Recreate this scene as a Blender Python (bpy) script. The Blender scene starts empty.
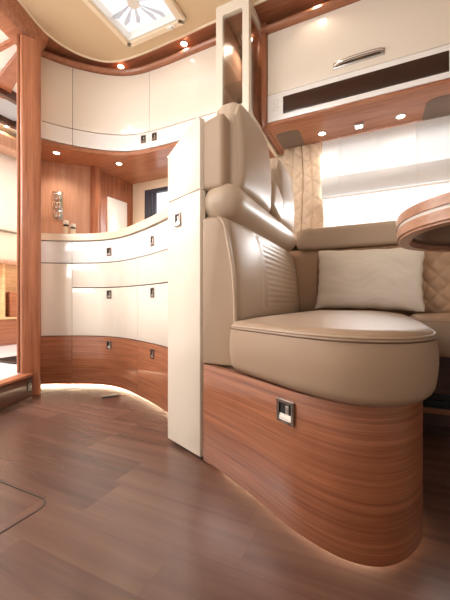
import bpy, bmesh, math, random
from mathutils import Vector, Matrix, noise
random.seed(7)
SC = bpy.context.scene
C = SC.collection
PI = math.pi

# ------------------------------------------------------------------ camera
cam_d = bpy.data.cameras.new('camera')
cam = bpy.data.objects.new('camera', cam_d)
C.objects.link(cam)
cam.location = (0, 0, 0.5)
cam.rotation_euler = (PI/2, 0, math.radians(25.2))
cam_d.sensor_fit = 'VERTICAL'
cam_d.sensor_height = 36.0
cam_d.lens = 320/600*36
cam_d.shift_y = 3/600
cam_d.clip_start = 0.02
SC.camera = cam

# ------------------------------------------------------------------ world, daylight, fill lamps, exposure
W = bpy.data.worlds.new('daylight')
SC.world = W
W.use_nodes = True
W.node_tree.nodes['Background'].inputs[0].default_value = (1.0, 0.99, 0.985, 1)
W.node_tree.nodes['Background'].inputs[1].default_value = 1.4
SC.view_settings.view_transform = 'Standard'
SC.view_settings.look = 'None'
SC.view_settings.gamma = 1
SC.view_settings.use_curve_mapping = False
SC.view_settings.exposure = 0.13
SC.cycles.max_bounces = 8
SC.cycles.use_denoising = True
SC.cycles.sample_clamp_indirect = 4.0


def area(name, loc, rot, sx, sy, power, col=(1, 1, 1)):
    l = bpy.data.lights.new(name, 'AREA')
    l.shape = 'RECTANGLE'; l.size = sx; l.size_y = sy; l.energy = power; l.color = col
    o = bpy.data.objects.new(name, l); C.objects.link(o)
    o.location = loc; o.rotation_euler = rot
    o['kind'] = 'helper'
    return o


area('skylight_daylight', (-1.13, 1.27, 2.30), (0, 0, 0), 0.42, 0.42, 1.1, (1, 0.985, 0.97))
area('window_daylight', (0.5, 2.75, 1.45), (math.radians(-62), 0, 0), 1.7, 0.6, 60, (1, 0.985, 0.97))
kitchen_fill = area('kitchen_fill_lamp', (-1.75, -1.15, 1.70), (0, 0, 0), 1.5, 1.0, 11.5, (1, 0.98, 0.96))  # added fill lamp aimed at the kitchen; no entrance door is built
kitchen_fill.rotation_euler = (Vector((-1.40, 1.5, 1.0))-kitchen_fill.location).to_track_quat('-Z', 'Y').to_euler()
kitchen_fill.data.spread = math.radians(75)
area('bedroom_fill_lamp', (-2.7, 0.6, 1.98), (0, 0, 0), 0.6, 0.6, 60, (1, 0.985, 0.97))  # added fill lamp below the closed ceiling to brighten the bedroom

# ------------------------------------------------------------------ materials
def mat(name, col, rough=0.5, metal=0.0, coat=0.0, emit=None, es=0.0, trans=0.0, spec=0.5, ior=1.45):
    m = bpy.data.materials.new(name); m.use_nodes = True
    b = m.node_tree.nodes['Principled BSDF']
    b.inputs['Base Color'].default_value = (*col, 1)
    b.inputs['Roughness'].default_value = rough
    b.inputs['Metallic'].default_value = metal
    b.inputs['Coat Weight'].default_value = coat
    b.inputs['Coat Roughness'].default_value = 0.04
    b.inputs['Transmission Weight'].default_value = trans
    b.inputs['Specular IOR Level'].default_value = spec
    b.inputs['IOR'].default_value = ior
    if emit:
        b.inputs['Emission Color'].default_value = (*emit, 1)
        b.inputs['Emission Strength'].default_value = es
    return m


def srgb(r, g, b):
    f = lambda v: (v/255/12.92) if v/255 <= 0.04045 else ((v/255+0.055)/1.055)**2.4
    return (f(r), f(g), f(b))


def nd(m, t, **kw):
    n = m.node_tree.nodes.new(t)
    for k, v in kw.items():
        setattr(n, k, v)
    return n


def lk(m, a, b):
    m.node_tree.links.new(a, b)


def wood(name, dark, light, scale, rough=0.32, coat=0.25, rot=(0, 0, 0), contrast=1.0):
    """fine straight grain stretched along one axis; scale is per axis"""
    m = mat(name, light, rough, coat=coat)
    b = m.node_tree.nodes['Principled BSDF']
    tc = nd(m, 'ShaderNodeTexCoord'); mp = nd(m, 'ShaderNodeMapping')
    mp.inputs['Scale'].default_value = scale; mp.inputs['Rotation'].default_value = rot
    lk(m, tc.outputs['Object'], mp.inputs['Vector'])
    n1 = nd(m, 'ShaderNodeTexNoise'); n1.inputs['Scale'].default_value = 1.0
    n1.inputs['Detail'].default_value = 6; n1.inputs['Roughness'].default_value = 0.65
    n1.inputs['Distortion'].default_value = 0.4
    lk(m, mp.outputs[0], n1.inputs['Vector'])
    n2 = nd(m, 'ShaderNodeTexNoise'); n2.inputs['Scale'].default_value = 5.0
    n2.inputs['Detail'].default_value = 4
    lk(m, mp.outputs[0], n2.inputs['Vector'])
    mx = nd(m, 'ShaderNodeMath', operation='MULTIPLY_ADD')
    lk(m, n2.outputs['Fac'], mx.inputs[0]); mx.inputs[1].default_value = 0.45
    lk(m, n1.outputs['Fac'], mx.inputs[2])
    rp = nd(m, 'ShaderNodeValToRGB')
    rp.color_ramp.elements[0].position = 0.72 - 0.22*contrast; rp.color_ramp.elements[0].color = (*dark, 1)
    rp.color_ramp.elements[1].position = 0.72 + 0.20*contrast; rp.color_ramp.elements[1].color = (*light, 1)
    lk(m, mx.outputs[0], rp.inputs[0]); lk(m, rp.outputs[0], b.inputs['Base Color'])
    bp = nd(m, 'ShaderNodeBump'); bp.inputs['Strength'].default_value = 0.08; bp.inputs['Distance'].default_value = 0.002
    lk(m, mx.outputs[0], bp.inputs['Height']); lk(m, bp.outputs[0], b.inputs['Normal'])
    return m


def bumpy(m, scale, strength, dist=0.002, stretch=(1, 1, 1), tex='noise'):
    b = m.node_tree.nodes['Principled BSDF']
    tc = nd(m, 'ShaderNodeTexCoord'); mp = nd(m, 'ShaderNodeMapping')
    mp.inputs['Scale'].default_value = stretch
    lk(m, tc.outputs['Object'], mp.inputs['Vector'])
    if tex == 'noise':
        n = nd(m, 'ShaderNodeTexNoise'); n.inputs['Scale'].default_value = scale; n.inputs['Detail'].default_value = 5
        h = n.outputs['Fac']
    else:
        n = nd(m, 'ShaderNodeTexVoronoi'); n.inputs['Scale'].default_value = scale
        h = n.outputs['Distance']
    lk(m, mp.outputs[0], n.inputs['Vector'])
    bp = nd(m, 'ShaderNodeBump'); bp.inputs['Strength'].default_value = strength; bp.inputs['Distance'].default_value = dist
    lk(m, h, bp.inputs['Height']); lk(m, bp.outputs[0], b.inputs['Normal'])
    return m


M = {}
WD, WL = srgb(122, 69, 46), srgb(184, 118, 83)
M['wood_h'] = wood('walnut_horizontal_grain', WD, WL, (1.6, 1.6, 105), contrast=1.0)
M['wood_v'] = wood('walnut_vertical_grain', srgb(136, 78, 52), srgb(188, 123, 89), (45, 45, 1.6))
M['wood_soffit'] = wood('walnut_soffit', srgb(150, 94, 66), srgb(190, 130, 98), (3, 50, 50), rough=0.28, coat=0.3)
M['wood_pale'] = wood('walnut_pale_vertical', srgb(184, 138, 114), srgb(214, 170, 146), (28, 28, 1.4), contrast=1.2)
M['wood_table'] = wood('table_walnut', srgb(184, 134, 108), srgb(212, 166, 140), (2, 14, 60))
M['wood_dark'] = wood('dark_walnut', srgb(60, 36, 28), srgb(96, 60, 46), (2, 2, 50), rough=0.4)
M['cream'] = mat('cream_gloss_lacquer', srgb(243, 231, 216), 0.22, coat=0.7)
M['cream_dull'] = mat('cream_panel', srgb(238, 227, 211), 0.35, coat=0.2)
M['white'] = mat('white_gloss_lacquer', srgb(250, 247, 244), 0.2, coat=0.7)
M['gap'] = mat('dark_shadow_gap', srgb(70, 55, 46), 0.8)
M['body'] = mat('cabinet_carcass', srgb(120, 90, 70), 0.7)
M['leather'] = bumpy(mat('taupe_leather', srgb(178, 152, 129), 0.42, spec=0.45), 260, 0.10, 0.001)
M['leather_light'] = bumpy(mat('light_taupe_leather', srgb(200, 178, 156), 0.38, spec=0.5), 260, 0.10, 0.001)
M['leather_side'] = bumpy(mat('matt_taupe_leather', srgb(188, 163, 140), 0.5), 260, 0.10, 0.001)
M['leather_quilt'] = bumpy(mat('quilted_tan_leather', srgb(190, 156, 127), 0.45), 260, 0.1, 0.001)
M['thread'] = mat('brown_thread', srgb(112, 86, 66), 0.7)
M['linen'] = bumpy(mat('cream_linen', srgb(240, 232, 220), 0.85), 1.0, 0.35, 0.002, (500, 60, 700))
M['curtain'] = bumpy(mat('beige_quilted_curtain', srgb(222, 198, 172), 0.7), 120, 0.2)
M['counter'] = mat('pale_maple_worktop', srgb(240, 219, 192), 0.35, coat=0.2)
M['lock_metal'] = mat('bronze_lock_metal', (0.34, 0.29, 0.26), 0.25, 1.0)
M['chrome'] = mat('chrome', (0.75, 0.73, 0.70), 0.12, 1.0)
M['steel'] = mat('brushed_steel', (0.55, 0.52, 0.49), 0.3, 1.0)
M['black'] = mat('black_plastic', (0.012, 0.011, 0.011), 0.4)
M['black_glass'] = mat('dark_brown_glass', srgb(52, 26, 22), 0.1, coat=0.5)
M['grey'] = mat('grey_fabric_grille', srgb(128, 112, 102), 0.8)
M['pvc'] = mat('white_plastic', srgb(240, 236, 228), 0.35)
M['ceiling'] = bumpy(mat('beige_ceiling_fabric', srgb(226, 202, 166), 0.75), 400, 0.05)
M['ceiling_rim'] = mat('pale_ceiling_rim', srgb(246, 230, 204), 0.5)
M['lamp'] = mat('warm_lamp_lens', (1, 0.9, 0.75), 0.4, emit=(1, 0.82, 0.58), es=14)
M['lamp_cool'] = mat('white_lamp_lens', (1, 0.97, 0.9), 0.4, emit=(1, 0.93, 0.82), es=9)
M['led'] = mat('warm_led', (1, 0.85, 0.6), 0.4, emit=(1, 0.78, 0.52), es=34)
M['bright_wood'] = wood('pale_lit_maple', srgb(214, 164, 112), srgb(240, 204, 158), (3, 3, 40))  # light wood with its warm lit look put into the colour
M['tile'] = mat('white_gloss_floor', srgb(238, 238, 240), 0.15, coat=0.4)
M['wall_white'] = mat('white_wall_panel', srgb(244, 240, 234), 0.5)
M['shade'] = mat('window_surround_cream', srgb(242, 226, 202), 0.45)
M['frame_dark'] = mat('dark_grey_window_frame', srgb(74, 76, 88), 0.4)
M['ceramic'] = mat('ivory_ceramic', srgb(240, 226, 204), 0.25, coat=0.4)


def glass_mat(name, col, rough=0.0):
    """thin pane: mostly clear, mirrors at its own fresnel"""
    m = bpy.data.materials.new(name); m.use_nodes = True
    nt = m.node_tree; nt.nodes.clear()
    out = nt.nodes.new('ShaderNodeOutputMaterial'); mix = nt.nodes.new('ShaderNodeMixShader')
    tr = nt.nodes.new('ShaderNodeBsdfTransparent'); gl = nt.nodes.new('ShaderNodeBsdfGlossy')
    tr.inputs[0].default_value = (*col, 1); gl.inputs['Roughness'].default_value = rough
    lw = nt.nodes.new('ShaderNodeLayerWeight'); lw.inputs[0].default_value = 0.5
    pw = nt.nodes.new('ShaderNodeMath'); pw.operation = 'POWER'; pw.inputs[1].default_value = 4.0
    ma = nt.nodes.new('ShaderNodeMath'); ma.operation = 'MULTIPLY_ADD'; ma.inputs[1].default_value = 0.75; ma.inputs[2].default_value = 0.05
    nt.links.new(lw.outputs['Facing'], pw.inputs[0]); nt.links.new(pw.outputs[0], ma.inputs[0])
    nt.links.new(ma.outputs[0], mix.inputs[0]); nt.links.new(tr.outputs[0], mix.inputs[1])
    nt.links.new(gl.outputs[0], mix.inputs[2]); nt.links.new(mix.outputs[0], out.inputs[0])
    return m


def translucent_mat(name, col, amount=0.6, through=0.0):
    m = bpy.data.materials.new(name); m.use_nodes = True
    nt = m.node_tree; nt.nodes.clear()
    out = nt.nodes.new('ShaderNodeOutputMaterial'); mix = nt.nodes.new('ShaderNodeMixShader')
    df = nt.nodes.new('ShaderNodeBsdfDiffuse'); tl = nt.nodes.new('ShaderNodeBsdfTranslucent')
    df.inputs[0].default_value = (*col, 1); tl.inputs[0].default_value = (*col, 1)
    mix.inputs[0].default_value = amount
    nt.links.new(df.outputs[0], mix.inputs[1]); nt.links.new(tl.outputs[0], mix.inputs[2])
    if through:
        m2 = nt.nodes.new('ShaderNodeMixShader'); tp = nt.nodes.new('ShaderNodeBsdfTransparent')
        m2.inputs[0].default_value = through
        nt.links.new(mix.outputs[0], m2.inputs[1]); nt.links.new(tp.outputs[0], m2.inputs[2])
        nt.links.new(m2.outputs[0], out.inputs[0])
    else:
        nt.links.new(mix.outputs[0], out.inputs[0])
    return m


M['glass'] = glass_mat('clear_glass', (0.93, 0.93, 0.92))
M['glass_tint'] = glass_mat('window_glass', (0.95, 0.96, 0.97))
M['blind'] = translucent_mat('white_blind_fabric', srgb(234, 234, 234), 0.11)
M['dome'] = translucent_mat('skylight_acrylic', srgb(228, 230, 234), 0.55, 0.08)


def floor_material():
    m = mat('vinyl_plank_floor', srgb(130, 90, 74), 0.27, coat=0.0, spec=0.85)
    b = m.node_tree.nodes['Principled BSDF']
    tc = nd(m, 'ShaderNodeTexCoord'); sp = nd(m, 'ShaderNodeSeparateXYZ')
    lk(m, tc.outputs['Object'], sp.inputs[0])

    def math_(op, a, v=None, v2=None):
        n = nd(m, 'ShaderNodeMath', operation=op)
        for i, q in enumerate((a, v, v2)):
            if q is None:
                continue
            if isinstance(q, (int, float)):
                n.inputs[i].default_value = q
            else:
                lk(m, q, n.inputs[i])
        return n.outputs[0]
    yy = math_('DIVIDE', math_('ADD', sp.outputs[1], 10-0.097), 0.123)
    row = math_('FLOOR', yy)
    wn0 = nd(m, 'ShaderNodeTexWhiteNoise', noise_dimensions='1D'); lk(m, row, wn0.inputs['W'])
    xx = math_('DIVIDE', math_('ADD', sp.outputs[0], math_('MULTIPLY_ADD', wn0.outputs['Value'], 0.9, 10)), 0.40)
    col = math_('FLOOR', xx)
    cmb = nd(m, 'ShaderNodeCombineXYZ'); lk(m, row, cmb.inputs[0]); lk(m, col, cmb.inputs[1])
    wn = nd(m, 'ShaderNodeTexWhiteNoise', noise_dimensions='2D'); lk(m, cmb.outputs[0], wn.inputs['Vector'])
    mp = nd(m, 'ShaderNodeMapping'); mp.inputs['Scale'].default_value = (1.6, 30, 1)
    ad = nd(m, 'ShaderNodeVectorMath', operation='MULTIPLY_ADD')
    lk(m, cmb.outputs[0], ad.inputs[0]); ad.inputs[1].default_value = (3.1, 7.7, 0); lk(m, tc.outputs['Object'], ad.inputs[2])
    lk(m, ad.outputs[0], mp.inputs['Vector'])
    n1 = nd(m, 'ShaderNodeTexNoise'); n1.inputs['Scale'].default_value = 1.0; n1.inputs['Detail'].default_value = 4
    n1.inputs['Roughness'].default_value = 0.55; n1.inputs['Distortion'].default_value = 0.3
    lk(m, mp.outputs[0], n1.inputs['Vector'])
    tone = math_('MULTIPLY_ADD', wn.outputs['Value'], 0.30, math_('MULTIPLY', n1.outputs['Fac'], 0.75))
    rp = nd(m, 'ShaderNodeValToRGB')
    rp.color_ramp.elements[0].position = 0.22; rp.color_ramp.elements[0].color = (*srgb(72, 49, 41), 1)
    rp.color_ramp.elements[1].position = 0.85; rp.color_ramp.elements[1].color = (*srgb(122, 88, 75), 1)
    lk(m, tone, rp.inputs[0])
    # seams
    fy = math_('FRACT', yy); fx = math_('FRACT', xx)
    ey = math_('MINIMUM', fy, math_('SUBTRACT', 1.0, fy)); ex = math_('MINIMUM', fx, math_('SUBTRACT', 1.0, fx))
    sy = math_('LESS_THAN', ey, 0.012); sx = math_('LESS_THAN', ex, 0.003)
    seam = math_('MAXIMUM', sx, sy)
    mx = nd(m, 'ShaderNodeMix', data_type='RGBA')
    lk(m, math_('MULTIPLY', seam, 0.25), mx.inputs[0]); lk(m, rp.outputs[0], mx.inputs[6]); mx.inputs[7].default_value = (*srgb(80, 52, 42), 1)
    lk(m, mx.outputs[2], b.inputs['Base Color'])
    bp = nd(m, 'ShaderNodeBump'); bp.inputs['Strength'].default_value = 0.04; bp.inputs['Distance'].default_value = 0.002
    lk(m, n1.outputs['Fac'], bp.inputs['Height']); lk(m, bp.outputs[0], b.inputs['Normal'])
    return m


M['floor'] = floor_material()

# ------------------------------------------------------------------ object helpers
def origin_of(o):
    v = Vector((0, 0, 0))
    while o is not None:
        v += o.location; o = o.parent
    return v


def obj(name, bm, m, parent=None, smooth=35):
    """link a bmesh (built in world coordinates) as one mesh object"""
    bmesh.ops.recalc_face_normals(bm, faces=bm.faces)
    if parent is not None:
        bmesh.ops.translate(bm, verts=bm.verts, vec=-origin_of(parent))
    me = bpy.data.meshes.new(name); bm.to_mesh(me); bm.free()
    ms = m if isinstance(m, (list, tuple)) else [m]
    for k in ms:
        me.materials.append(M[k] if isinstance(k, str) else k)
    if smooth:
        for p in me.polygons:
            p.use_smooth = True
        me.set_sharp_from_angle(angle=math.radians(smooth))
    o = bpy.data.objects.new(name, me); C.objects.link(o)
    if parent is not None:
        o.parent = parent
    return o


def tag(o, label, cat, group=None):
    o['label'] = label; o['category'] = cat
    if group:
        o['group'] = group
    return o


def thing(name, label, cat, loc=(0, 0, 0), group=None):
    o = bpy.data.objects.new(name, None); C.objects.link(o)
    o.location = loc; o.empty_display_size = 0.05
    return tag(o, label, cat, group)


def struct(name, bm, m, smooth=35):
    o = obj(name, bm, m, None, smooth); o['kind'] = 'structure'
    return o


def dup(root, loc, label, group=None):
    r = root.copy(); C.objects.link(r); r.location = loc; r['label'] = label
    if group:
        r['group'] = group
    for ch in list(root.children):
        c = ch.copy(); C.objects.link(c); c.parent = r
        for g in list(ch.children):
            d = g.copy(); C.objects.link(d); d.parent = c
    return r


# ------------------------------------------------------------------ shape helpers
def box(bm, lo, hi, bev=0.0, seg=2, mtx=None):
    r = bmesh.ops.create_cube(bm, size=1.0)
    vs = r['verts']
    for v in vs:
        v.co = Vector([lo[i] + (v.co[i]+0.5)*(hi[i]-lo[i]) for i in range(3)])
    if bev:
        es = list({e for v in vs for e in v.link_edges})
        rb = bmesh.ops.bevel(bm, geom=es, offset=bev, segments=seg, affect='EDGES', profile=0.5)
        vs = list({v for f in rb['faces'] for v in f.verts} | {v for v in vs if v.is_valid})
    if mtx is not None:
        bmesh.ops.transform(bm, matrix=mtx, verts=vs)
    return vs


def bx(lo, hi, bev=0.0, seg=2, mtx=None):
    bm = bmesh.new(); box(bm, lo, hi, bev, seg, mtx); return bm


def catmull(pts, n=10):
    P = [Vector(p) for p in pts]
    P = [2*P[0]-P[1]] + P + [2*P[-1]-P[-2]]
    out = []
    for i in range(1, len(P)-2):
        a, b, c, d = P[i-1:i+3]
        for k in range(n):
            t = k/n
            out.append(0.5*((2*b)+(c-a)*t+(2*a-5*b+4*c-d)*t*t+(3*b-a-3*c+d)*t**3))
    out.append(P[-2])
    return out


def closed_catmull(pts, n=8):
    P = [Vector(p) for p in pts]; N = len(P); out = []
    for i in range(N):
        a, b, c, d = P[i-1], P[i], P[(i+1) % N], P[(i+2) % N]
        for k in range(n):
            t = k/n
            out.append(0.5*((2*b)+(c-a)*t+(2*a-5*b+4*c-d)*t*t+(3*b-a-3*c+d)*t**3))
    return out


class Curve:
    """a plan curve measured by arc length; its front is on the right of travel"""
    def __init__(s, pts, n=14):
        s.p = catmull([(x, y, 0) for x, y in pts], n)
        s.a = [0]
        for i in range(1, len(s.p)):
            s.a.append(s.a[-1] + (s.p[i]-s.p[i-1]).length)
        s.L = s.a[-1]

    def at(s, d):
        d = max(0, min(s.L, d))
        for i in range(1, len(s.a)):
            if s.a[i] >= d:
                t = (d-s.a[i-1])/max(1e-9, s.a[i]-s.a[i-1])
                return s.p[i-1].lerp(s.p[i], t)
        return s.p[-1].copy()

    def normal(s, d):
        t = (s.at(d+0.012)-s.at(d-0.012)); t.normalize()
        return Vector((t.y, -t.x, 0))

    def piece(s, d0, d1, step=0.02):
        n = max(2, int((d1-d0)/step)+1)
        return [(s.at(d0+(d1-d0)*i/(n-1)), s.normal(d0+(d1-d0)*i/(n-1))) for i in range(n)]


def ribbon(bm, frames, section):
    """sweep a closed (out, z) section along frames of (point, outward normal)"""
    rings = []
    for p, n in frames:
        rings.append([bm.verts.new((p.x+n.x*t, p.y+n.y*t, z)) for t, z in section])
    k = len(section)
    for a, b in zip(rings, rings[1:]):
        for i in range(k):
            bm.faces.new((a[i], a[(i+1) % k], b[(i+1) % k], b[i]))
    bm.faces.new(rings[0]); bm.faces.new(rings[-1][::-1])


def rect(t0, t1, z0, z1, b=0.002):
    """section with eased front corners; t1 is the front"""
    return [(t0, z0), (t1-b, z0), (t1-b*0.3, z0+b*0.3), (t1, z0+b), (t1, z1-b), (t1-b*0.3, z1-b*0.3), (t1-b, z1), (t0, z1)]


def front(cv, d0, d1, z0, z1, t0=-0.018, t1=0.0, b=0.002):
    bm = bmesh.new(); ribbon(bm, cv.piece(d0, d1), rect(t0, t1, z0, z1, b)); return bm


def tube(bm, pts, r, seg=8, closed=False):
    pts = [Vector(p) for p in pts]; N = len(pts); rings = []
    up = None
    for i, p in enumerate(pts):
        if closed:
            t = pts[(i+1) % N]-pts[i-1]
        else:
            t = pts[min(N-1, i+1)]-pts[max(0, i-1)]
        t.normalize()
        if up is None:
            up = Vector((0, 0, 1)) if abs(t.z) < 0.9 else Vector((1, 0, 0))
        a = t.cross(up); a.normalize(); b = a.cross(t); b.normalize(); up = b
        rings.append([bm.verts.new(p + a*math.cos(2*PI*k/seg)*r + b*math.sin(2*PI*k/seg)*r) for k in range(seg)])
    rng = range(N) if closed else range(N-1)
    for i in rng:
        A, B = rings[i], rings[(i+1) % N]
        for k in range(seg):
            bm.faces.new((A[k], A[(k+1) % seg], B[(k+1) % seg], B[k]))
    if not closed:
        bm.faces.new(rings[0][::-1]); bm.faces.new(rings[-1])


def lathe(bm, prof, center, seg=24, axis='Z', flip=1):
    """prof is (radius, height); open profile closed by fans where radius is 0"""
    c = Vector(center); rings = []
    for r, h in prof:
        ring = []
        for k in range(seg):
            a = 2*PI*k/seg
            if axis == 'Z':
                v = Vector((r*math.cos(a), r*math.sin(a), h*flip))
            elif axis == 'X':
                v = Vector((h*flip, r*math.cos(a), r*math.sin(a)))
            else:
                v = Vector((r*math.cos(a), h*flip, r*math.sin(a)))
            ring.append(bm.verts.new(c+v))
        rings.append(ring)
    for A, B in zip(rings, rings[1:]):
        for k in range(seg):
            bm.faces.new((A[k], A[(k+1) % seg], B[(k+1) % seg], B[k]))
    bm.faces.new(rings[0][::-1]); bm.faces.new(rings[-1])


def prism(bm, poly, z0, z1):
    lo = [bm.verts.new((p[0], p[1], z0)) for p in poly]; hi = [bm.verts.new((p[0], p[1], z1)) for p in poly]
    n = len(poly)
    for i in range(n):
        bm.faces.new((lo[i], lo[(i+1) % n], hi[(i+1) % n], hi[i]))
    bm.faces.new(lo[::-1]); bm.faces.new(hi)


def rounded_rect(x0, y0, x1, y1, r, n=6):
    out = []
    for cx, cy, a0 in ((x1-r, y0+r, -PI/2), (x1-r, y1-r, 0), (x0+r, y1-r, PI/2), (x0+r, y0+r, PI)):
        for k in range(n+1):
            a = a0+PI/2*k/n
            out.append((cx+r*math.cos(a), cy+r*math.sin(a)))
    return out


def cushion(outline, z0, z1, r, crown=0.02, rings_in=7, r2=None):
    """a padded block on a plan outline: soft lower and upper edges, a crowned top"""
    bm = bmesh.new(); P = [Vector((p[0], p[1], 0)) for p in outline]; N = len(P)
    area_ = sum(P[i].x*P[(i+1) % N].y-P[(i+1) % N].x*P[i].y for i in range(N))
    if area_ < 0:
        P.reverse()
    nr = []
    for i in range(N):
        t = P[(i+1) % N]-P[i-1]; t.normalize(); nr.append(Vector((t.y, -t.x, 0)))
    cen = sum(P, Vector((0, 0, 0)))/N
    rb = r2 or r
    prof = []
    for k in range(6):
        a = PI/2*k/5
        prof.append((rb*(1-math.sin(a)), z0+rb*(1-math.cos(a))))
    for k in range(1, 5):
        f = k/5
        prof.append((-0.004*math.sin(PI*f), z0+rb+(z1-z0-rb-r)*f))
    for k in range(7):
        a = PI/2*k/6
        prof.append((r*(1-math.cos(a)), z1-r+r*math.sin(a)))
    rings = []
    for ins, z in prof:
        rings.append([bm.verts.new((P[i].x-nr[i].x*ins, P[i].y-nr[i].y*ins, z)) for i in range(N)])
    last = [v.co.copy() for v in rings[-1]]
    for k in range(1, rings_in):
        f = k/rings_in
        zz = z1+crown*(1-(1-f)**2.2)
        rings.append([bm.verts.new((last[i].x+(cen.x-last[i].x)*f, last[i].y+(cen.y-last[i].y)*f, zz)) for i in range(N)])
    top = bm.verts.new((cen.x, cen.y, z1+crown))
    for A, B in zip(rings, rings[1:]):
        for i in range(N):
            bm.faces.new((A[i], A[(i+1) % N], B[(i+1) % N], B[i]))
    for i in range(N):
        bm.faces.new((rings[-1][i], rings[-1][(i+1) % N], top))
    bm.faces.new(rings[0][::-1])
    return bm


def soft_box(dim, r, n=16, fn=None, mtx=None):
    """padded block: a gridded box with radius r on every edge; fn reshapes it"""
    bm = bmesh.new()
    bmesh.ops.create_cube(bm, size=2.0)
    bmesh.ops.subdivide_edges(bm, edges=bm.edges[:], cuts=n-1, use_grid_fill=True)
    h = Vector(dim)/2
    for v in bm.verts:
        u = v.co.copy()
        p = Vector([u[i]*h[i] for i in range(3)])
        # denser rows near the edges
        for i in range(3):
            a = abs(u[i]); s = 1 if u[i] >= 0 else -1
            w = a*(1.25-0.25*a*a) if a < 1 else 1
            p[i] = s*min(1, w)*h[i]
        q = Vector([max(-(h[i]-r), min(h[i]-r, p[i])) for i in range(3)])
        d = p-q
        if d.length > 1e-9:
            d.normalize(); p = q+d*r
        if fn:
            p = fn(p, u)
        v.co = p
    if mtx is not None:
        bmesh.ops.transform(bm, matrix=mtx, verts=bm.verts)
    return bm


def lock(parent, pos, nrm, w=0.036, h=0.046, label=None):
    """square push lock: bright frame, dark well, thumb plate"""
    n = Vector((nrm[0], nrm[1], 0)).normalized(); t = Vector((-n.y, n.x, 0))
    mt = Matrix(((t.x, n.x, 0, pos[0]), (t.y, n.y, 0, pos[1]), (0, 0, 1, pos[2]), (0, 0, 0, 1)))
    b = 0.16*w
    bm = bmesh.new()
    box(bm, (-w/2, 0, -h/2), (-w/2+b, 0.005, h/2), 0.001, 1, mt)
    box(bm, (w/2-b, 0, -h/2), (w/2, 0.005, h/2), 0.001, 1, mt)
    box(bm, (-w/2+b, 0, -h/2), (w/2-b, 0.005, -h/2+b), 0.001, 1, mt)
    box(bm, (-w/2+b, 0, h/2-b), (w/2-b, 0.005, h/2), 0.001, 1, mt)
    o = obj('lock', bm, 'lock_metal', parent)
    bm = bmesh.new(); box(bm, (-w/2+b, 0.0002, -h/2+b), (w/2-b, 0.0014, h/2-b), 0, 1, mt)
    obj('lock_well', bm, 'black', o)
    bm = bmesh.new()
    a = [(-w/2+b, 0.0016, -h/2+b), (w/2-b, 0.0016, -h/2+b), (w/2-b, 0.0045, -h/2+b*1.2), (-w/2+b, 0.0045, -h/2+b*1.2),
         (-w/2+b, 0.0016, -h*0.12), (w/2-b, 0.0016, -h*0.12)]
    vs = [bm.verts.new(mt @ Vector(p)) for p in a]
    for f in ((0, 1, 2, 3), (3, 2, 5, 4), (0, 3, 4), (1, 5, 2), (0, 4, 5, 1)):
        bm.faces.new([vs[i] for i in f])
    obj('thumb_plate', bm, 'steel', o, 0)
    bm = bmesh.new(); box(bm, (0.02*w, 0.0016, -h*0.10), (0.2*w, 0.004, h*0.26), 0.0008, 1, mt)
    obj('lock_cylinder', bm, 'steel', o)
    return o


def downlight_shape(label, loc, group, lens='lamp', watt=1.1, r=0.026, col=(1, 0.84, 0.66)):
    t = thing('downlight', label, 'light', loc, group)
    bm = bmesh.new()
    prof = [(r*0.72, 0.0), (r*0.72, -0.003), (r*0.8, -0.005), (r*0.95, -0.004), (r, 0.0)]
    x, y, z = loc
    rings = []
    for pr, ph in prof:
        rings.append([bm.verts.new((x+pr*math.cos(2*PI*k/24), y+pr*math.sin(2*PI*k/24), z+ph)) for k in range(24)])
    for A, B in zip(rings, rings[1:]+rings[:1]):
        for k in range(24):
            bm.faces.new((A[k], A[(k+1) % 24], B[(k+1) % 24], B[k]))
    obj('trim_ring', bm, 'steel', t)
    bm = bmesh.new()
    lathe(bm, [(0.001, -0.0035), (r*0.45, -0.0030), (r*0.715, -0.0012), (r*0.715, -0.0002)], loc, 20)
    obj('lens', bm, lens, t)
    l = bpy.data.lights.new('downlight_beam', 'SPOT'); l.energy = watt; l.color = col
    l.spot_size = math.radians(130); l.spot_blend = 0.8; l.shadow_soft_size = 0.02
    o = bpy.data.objects.new('downlight_beam', l); C.objects.link(o); o.parent = t; o.location = (0, 0, -0.012)
    o['kind'] = 'helper'
    return t


# ================================================================== SETTING
BASE = Curve([(-1.83, 1.235), (-1.74, 1.300), (-1.62, 1.365), (-1.50, 1.405), (-1.38, 1.408), (-1.26, 1.380), (-1.12, 1.322), (-0.97, 1.250), (-0.82, 1.165), (-0.715, 1.10)])
UP = Curve([(-1.85, 1.24), (-1.785, 1.358), (-1.705, 1.46), (-1.61, 1.55), (-1.5, 1.618), (-1.38, 1.652), (-1.2, 1.660), (-1.0, 1.655), (-0.76, 1.65)])
EDGE = [(-1.52, 0.4), (-1.60, 0.80), (-1.655, 1.03), (-1.712, 1.22), (-1.690, 1.38), (-1.605, 1.505), (-1.50, 1.562), (-1.33, 1.582), (-1.05, 1.578), (-0.75, 1.570), (-0.3, 1.568), (0.5, 1.566), (1.6, 1.566)]
EDGE_C = Curve(EDGE)

struct('floor', bx((-2.1, -1.3, -0.05), (1.7, 2.15, 0.0)), 'floor', 0)

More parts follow.
